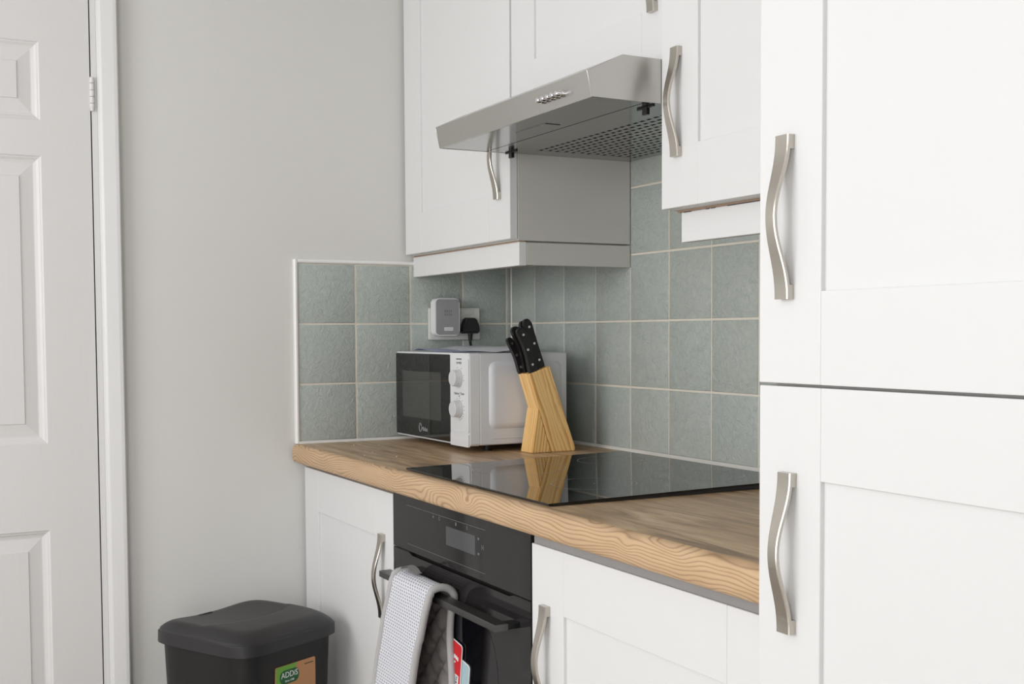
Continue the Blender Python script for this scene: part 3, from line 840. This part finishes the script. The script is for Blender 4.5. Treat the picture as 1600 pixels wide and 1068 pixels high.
def tx(s, size, x, z): link('printed_text', text_mesh(s, size, .0001), 'ink', fa, (x, -.0011, z), (math.radians(90), 0, 0))
tx('POWER', .0075, -.049, .2035); tx('Defrost / Timer', .0082, -.049, .1335); tx('off', .005, -.049, .1275)
bm = bmesh.new(); add_box(bm, -.063, -.036, -.0011, -.0009, .2115, .2140)
for zc, angs in ((kz[0], (-55, -18, 30, 75, 100)), (kz[1], (-50, -25, 10, 40, 75, 95, 115, 130, 145, 160, 175))):
    for a in angs:
        a = math.radians(a); cx, cz = kx+.0255*math.sin(a), zc+.0255*math.cos(a)
        add_box(bm, cx-.0012, cx+.0012, -.0011, -.0009, cz-.0009, cz+.0009)
link('scale_marks', finish(bm, 'scale_marks'), 'ink', fa)['kind'] = 'stuff'
for x, y in ((-.38, .07), (-.045, .07), (-.38, .225), (-.045, .225)):
    bm = bmesh.new(); add_cyl(bm, (x, y, 0), (x, y, MZ0+.0005), .010, 18, .012); link('foot', finish(bm, 'foot', True, 40), 'black_plastic', mw)
LOCAL[0] = False

# letters lying on the microwave
def sheet(name, mat, label, pts_fn, nu=24, nv=10):
    bm = bmesh.new(); g_ = [[bm.verts.new(pts_fn(i/nu, j/nv)) for j in range(nv+1)] for i in range(nu+1)]
    for i in range(nu):
        for j in range(nv): bm.faces.new((g_[i][j], g_[i+1][j], g_[i+1][j+1], g_[i][j+1]))
    bmesh.ops.recalc_face_normals(bm, faces=bm.faces)
    bmesh.ops.solidify(bm, geom=bm.faces[:], thickness=.0005)
    return tag(link(name, finish(bm, name, True, 60), mat), label, 'letter', 'post on the microwave')
ZM = F+MZ1
def s1(u, v):
    x = .034+.335*u; y = -.232+.135*v
    lift = .0045*max(0, 1-u*3.2)**1.3 + .0050*math.exp(-((u-.55)/.3)**2)*(.4+.6*v)
    return (x, y, ZM+.0012+lift+.0070*min(1, v*2.5))
def s2(u, v):
    x = .070+.19*u; y = -.318+.075*v
    lift = .0105*max(0, 1-u*1.5)**1.2*(1-.3*v)*(1-.75*math.exp(-(u/.10)**2)) + .0006
    return (x, y+.02*u, ZM+.0006+lift)
sheet('folded_letter', 'paper_white', 'long white sheet of paper lying flat along the microwave top', s1)
sheet('folded_letter', 'paper_blue', 'short blue-tinged folded letter curling up on the microwave', s2)

# ------------------------------------------------------------------ knife block
kb = empty('knife_block', (.4815, -.16, F+.0006), 'slanted laminated pine knife block standing beside the microwave', 'knife block')
KX0, KX1 = .4550, .5080
ax = math.atan2(.067, .196)      # lean of the block towards the room
# local frame of the slanted body: local z along the lean, local y across
def slanted(name, poly_world, mat, a, bev, x0=KX0, x1=KX1):
    """polygon given in world (y, z); stored with its local z axis along the lean so that the grain follows it"""
    o0 = Vector((0, -.16, F)); Rm = Matrix.Rotation(a, 4, 'X')
    Ri = Rm.inverted()
    bm = bmesh.new()
    pl = []
    for y, z in poly_world:
        q = Ri @ (Vector((0, y, F+z)) - o0); pl.append((q.y, q.z))
    add_prism(bm, pl, 'x', x0-.4815, x1-.4815)
    bmesh.ops.bevel(bm, geom=bm.edges[:], offset=bev, segments=2, affect='EDGES')
    o = link(name, finish(bm, name, True, 35), mat, kb)
    o.location = (.4815, -.16, F+.0006); o.rotation_euler = (a, 0, 0)
    return o
slanted('slanted_body', [(-.2225, .178), (-.1690, .1955), (-.1035, .012), (-.1022, .004), (-.1040, 0), (-.1650, 0)], 'pine_long', ax, .0014)
slanted('front_foot', [(-.1985, .1015), (-.1660, .0000), (-.2165, 0)], 'pine_foot', math.radians(-9), .0012)
# dark knife slots in the sloping top
tdir = Vector((0, .0535, .0175)).normalized(); nrm = Vector((0, -tdir.z, tdir.y)); top0 = Vector((0, -.2225, F+.178))
for x, s in ((.4945, .019), (.4945, .040), (.4710, .019), (.4710, .040)):
    c = top0 + tdir*s; bm = bmesh.new(); add_box(bm, -.0012, .0012, -.0085, .0085, -.0004, .0004)
    o = link('slot', finish(bm, 'slot'), 'dark_gap', kb); o.location = (x, c.y, c.z+.0002); o.rotation_euler = (math.atan2(tdir.z, tdir.y), 0, 0)

def knife(label, x, s, L, wid, style, th=.0135, twist=0):
    """handle leaves the sloping top at distance s; axis along the lean"""
    c = top0 + tdir*s + nrm*.0015
    root = empty('kitchen_knife', (x, c.y, c.z), label, 'knife', 'knives in the pine block')
    root.rotation_euler = (ax+twist, 0, 0)
    LOCAL[0] = True
    N = 22; bm = bmesh.new(); left, right = [], []
    for i in range(N+1):
        t = i/N; z = L*t
        if style == 'straight':
            b = wid/2*(1-.08*math.sin(math.pi*t)); f_ = -wid/2*(1-.12*math.sin(math.pi*t)-(.10 if t < .1 else 0))
        else:
            b = wid/2*(1-.10*math.sin(math.pi*t))
            f_ = -wid/2*(1.02-.42*math.sin(math.pi*min(1, t*1.10))**1.4 + .22*max(0, t-.8)/.2)
            b += .0022*math.sin(math.pi*t)
        if t > .86:
            k = math.sqrt(max(0, 1-((t-.86)/.14)**2)); m = (b+f_)/2; b = m+(b-m)*(.35+.65*k); f_ = m+(f_-m)*(.45+.55*k)
        right.append((b, z)); left.append((f_, z))
    poly = left+right[::-1]
    add_prism(bm, poly, 'x', -th/2, th/2)
    bmesh.ops.bevel(bm, geom=[e for e in bm.edges if abs(e.verts[0].co.x-e.verts[1].co.x) < 1e-7], offset=.0022, segments=2, affect='EDGES')
    link('handle', finish(bm, 'handle', True, 50), 'handle_black', root)
    box('bolster', 'rivet', root, -.001, .001, -wid*.35, wid*.35, -.0012, .0005)
    if style != 'plain':
        for t in (.16, .50, .84):
            bm = bmesh.new(); add_cyl(bm, (-th/2-.0003, 0.0006, L*t), (th/2+.0003, 0.0006, L*t), .0029, 16)
            link('rivet', finish(bm, 'rivet', True, 40), 'rivet', root)
    LOCAL[0] = False
    return root
knife('black straight-handled knife, rearmost on the hob side of the pine block', .4870, .0430, .116, .0200, 'straight', .0125)
knife('black curved-handled knife, front of the pair on the hob side of the block', .4995, .0165, .104, .0215, 'curved', .0130)
knife('black knife half hidden behind the rear knife, on the microwave side', .4705, .0410, .112, .0205, 'straight', .0125)
knife('black curved-handled knife half hidden behind the front knife, on the microwave side', .4760, .0165, .107, .0215, 'curved', .0125)
knife('short black hook-ended knife leaning out furthest at the front of the block', .4625, .0060, .086, .0150, 'curved', .0120, .06)

# ------------------------------------------------------------------ double socket, wifi extender, plug
so = empty('wall_socket', (.0, -.1725, F+.297), 'white double wall socket plate on the sage tiles above the microwave', 'socket')
bm = bmesh.new(); add_prism(bm, rrect(.146, .083, .003, 3, -.1730, F+.2965), 'x', .0010, .0110)
bmesh.ops.bevel(bm, geom=[e for e in bm.edges if all(abs(v.co.x-.011) < 1e-5 for v in e.verts)], offset=.0015, segments=2, affect='EDGES')
link('plate', finish(bm, 'plate', True, 40), 'socket_white', so)
for y in (-.2105, -.1320):
    bm = bmesh.new(); add_box(bm, .0108, .0135, y-.011, y+.011, F+.3215, F+.3345, .001); link('rocker_switch', finish(bm, 'rocker_switch', True), 'socket_white', so)
we = empty('plug_in_speaker', (.0112, -.206, F+.3135), 'white plug-in box with a grey fabric front, in the socket', 'plug-in device')
bm = bmesh.new(); add_prism(bm, rrect(.0700, .0970, .011, 6, -.2085, F+.3140), 'x', .0137, .0415)
bmesh.ops.bevel(bm, geom=[e for e in bm.edges if abs(e.verts[0].co.x-e.verts[1].co.x) < 1e-6], offset=.0022, segments=2, affect='EDGES')
link('case', finish(bm, 'case', True, 40), 'white_plastic', we)
bm = bmesh.new(); add_prism(bm, rrect(.0650, .0920, .009, 6, -.2085, F+.3140), 'x', .0412, .0421)
fr = link('fabric_front', finish(bm, 'fabric_front'), 'grey_fabric', we)
bm = bmesh.new(); add_prism(bm, rrect(.0255, .0090, .001, 2, -.2055, F+.2830), 'x', .0420, .0426)
link('name_plate', finish(bm, 'name_plate'), 'white_plastic', fr)
bm = bmesh.new()
for k in range(5): add_box(bm, .0425, .0428, -.2155+.0044*k, -.2125+.0044*k, F+.2815, F+.2845)
link('name_plate_print', finish(bm, 'name_plate_print'), 'knob_plastic', fr)
bm = bmesh.new()
for zc in (.326, .3175):
    for k in range(4): add_box(bm, .0420, .0424, -.2165+.0058*k, -.2150+.0058*k, F+zc, F+zc+.006)
link('speaker_slots', finish(bm, 'speaker_slots'), 'ink', fr)
pl = empty('mains_plug', (.0112, -.1345, F+.285), 'black three-pin mains plug in the right half of the wall socket', 'plug')
poly = [(-.0265, -.020), (.0265, -.020), (.0275, -.004), (.0165, .0225), (-.0165, .0225), (-.0275, -.004)]
bm = bmesh.new()
A, B, fa_, fb_ = add_prism(bm, [(-.1345+y, F+.2905+z) for y, z in poly], 'x', .0137, .0330)
for v in B: v.co.y = -.1345+(v.co.y+.1345)*.88; v.co.z = F+.2905+(v.co.z-F-.2905)*.9
bmesh.ops.bevel(bm, geom=bm.edges[:], offset=.0030, segments=3, affect='EDGES')
link('plug_body', finish(bm, 'plug_body', True, 40), 'black_plastic', pl)
bm = bmesh.new(); add_cyl(bm, (.0235, -.1345, F+.272), (.0225, -.1345, F+.2530), .0066, 16, .0050)
link('strain_relief', finish(bm, 'strain_relief', True, 40), 'black_plastic', pl)
bm = bmesh.new(); add_tube(bm, [(.0225, -.1345, F+.256), (.022, -.134, F+.245), (.021, -.131, F+.2375), (.0195, -.112, F+.2315), (.017, -.072, F+.2310), (.015, -.052, F+.222), (.013, -.046, F+.15), (.013, -.043, F+.06), (.018, -.038, F+.006)], .0036, 10)
link('cable', finish(bm, 'cable', True, 60), 'black_plastic', pl)

# ------------------------------------------------------------------ bin
bn = empty('bin', (.2515, -.8020, 0), 'black plastic lidded kitchen bin with a green and brown label', 'bin', None, math.atan2(.462, .887))
LOCAL[0] = True          # local x = label side (front), local y = towards the units
HW = .1535; ZR = F-.400
def sup(a, n): 
    c, s = math.cos(a), math.sin(a); r = (abs(c)**n+abs(s)**n)**(-1/n); return r*c, r*s
NS = 72
bm = bmesh.new(); prev = None
for z, k in ((0, .78), (.01, .80), (ZR*.5, .865), (ZR-.03, .915), (ZR+.012, .925)):
    r = [bm.verts.new((HW*k*a, HW*k*b, z)) for a, b in (sup(2*math.pi*i/NS, 6.5) for i in range(NS))]
    if prev:
        for i in range(NS): bm.faces.new((prev[i], prev[(i+1) % NS], r[(i+1) % NS], r[i]))
    else: bm.faces.new(r[::-1])
    prev = r
bm.faces.new(prev)
link('body', finish(bm, 'body', True, 60), 'bin_body', bn)
# lid: skirt, rounded shoulder and a scooped top
def lid_z(x, y):
    h = .0295
    # scoop that opens towards the back, bounded by a curved front lip
    lip = .058-.36*y*y/.11*1.0
    dd = (lip-x)/.017
    k = min(1, max(0, dd)); k = k*k*(3-2*k)
    scoop = .0165*k*max(0, 1-(y/.135)**2)
    return h - scoop - .010*max(0, x/HW)**2.2 - .004*(y/HW)**2
bm = bmesh.new(); rings = []
for z, k in ((ZR, .985), (ZR, 1.0), (ZR+.0225, .996), (ZR+.0240, .992), (ZR+.0245, .982)):
    rings.append([bm.verts.new((HW*k*a, HW*k*b, z)) for a, b in (sup(2*math.pi*i/NS, 6.0) for i in range(NS))])
for k in [.972, .96, .945] + [.92-.03*q for q in range(30)]:
    r = []
    for i in range(NS):
        a, b = sup(2*math.pi*i/NS, 6.0-3.0*(1-k)); x, y = HW*k*a, HW*k*b
        e = max(0, 1-((k-.55)/.43)**3) if k > .55 else 1
        e = min(1, (1-k)/.26); e = (1-(1-e)**2.2)
        r.append(bm.verts.new((x, y, ZR+.024+lid_z(x, y)*e)))
    rings.append(r)
for A_, B_ in zip(rings, rings[1:]):
    for i in range(NS): bm.faces.new((A_[i], A_[(i+1) % NS], B_[(i+1) % NS], B_[i]))
bm.faces.new(rings[-1]); bm.faces.new(rings[0][::-1])
lid = link('lid', finish(bm, 'lid', True, 50), 'bin_plastic', bn)
bm = bmesh.new(); add_box(bm, -.1215, -.1165, -.036, .002, ZR+.0366, ZR+.0386)
link('grip_slot', finish(bm, 'grip_slot'), 'black_plastic', lid)
# label on the front wall
bxf = HW*.918
lb = empty('x', (0, 0, 0), None, None); bpy.data.objects.remove(lb)
def on_front(name, mat, poly, d0, d1, parent):
    bm = bmesh.new(); add_prism(bm, poly, 'x', bxf+d0, bxf+d1)
    return link(name, finish(bm, name), mat, parent)
LY0, LY1, LZ1, LZ0 = -.052, .067, F-.4395, F-.600
lab = on_front('label', 'sticker_kraft', rrect(LY1-LY0, LZ1-LZ0, .004, 3, (LY0+LY1)/2, (LZ0+LZ1)/2), -.004, .0012, bn)
gp = [(LY0+.0005, LZ1-.004), (LY0+.004, LZ1-.0005), (.012, LZ1-.0005)] + [(.012-.010*t-.006*t*t, LZ1-.0005-.020*t) for t in (.35, .7, 1)] + [(-.030, LZ1-.040), (-.036, LZ1-.055), (-.040, LZ0+.03), (LY0+.0005, LZ0+.02)]
on_front('label_band', 'sticker_green', gp, .0012, .0015, lab)
pill = rrect(.057, .0300, .0135, 6, -.0125, LZ1-.0255)
on_front('label_badge', 'sticker_dark_green', pill, .0015, .0019, lab)
def lt(s, size, y, z, mat): link('lettering', text_mesh(s, size, .0001), mat, lab, (bxf+.0021, y, z), (math.radians(90), 0, math.radians(90)))
lt('ADDiS', .0175, -.0125, LZ1-.0215, 'tag_white'); lt('Since 1780', .0062, -.0125, LZ1-.0345, 'tag_white'); lt('eco', .034, -.002, LZ1-.0555, 'sticker_dark_green')
bm = bmesh.new()
for k in range(9): add_box(bm, bxf+.0012, bxf+.0015, .034+.003*k, .036+.003*k, LZ1-.0110, LZ1-.0085)
link('lettering', finish(bm, 'lettering'), 'sticker_ink', lab)
LOCAL[0] = False
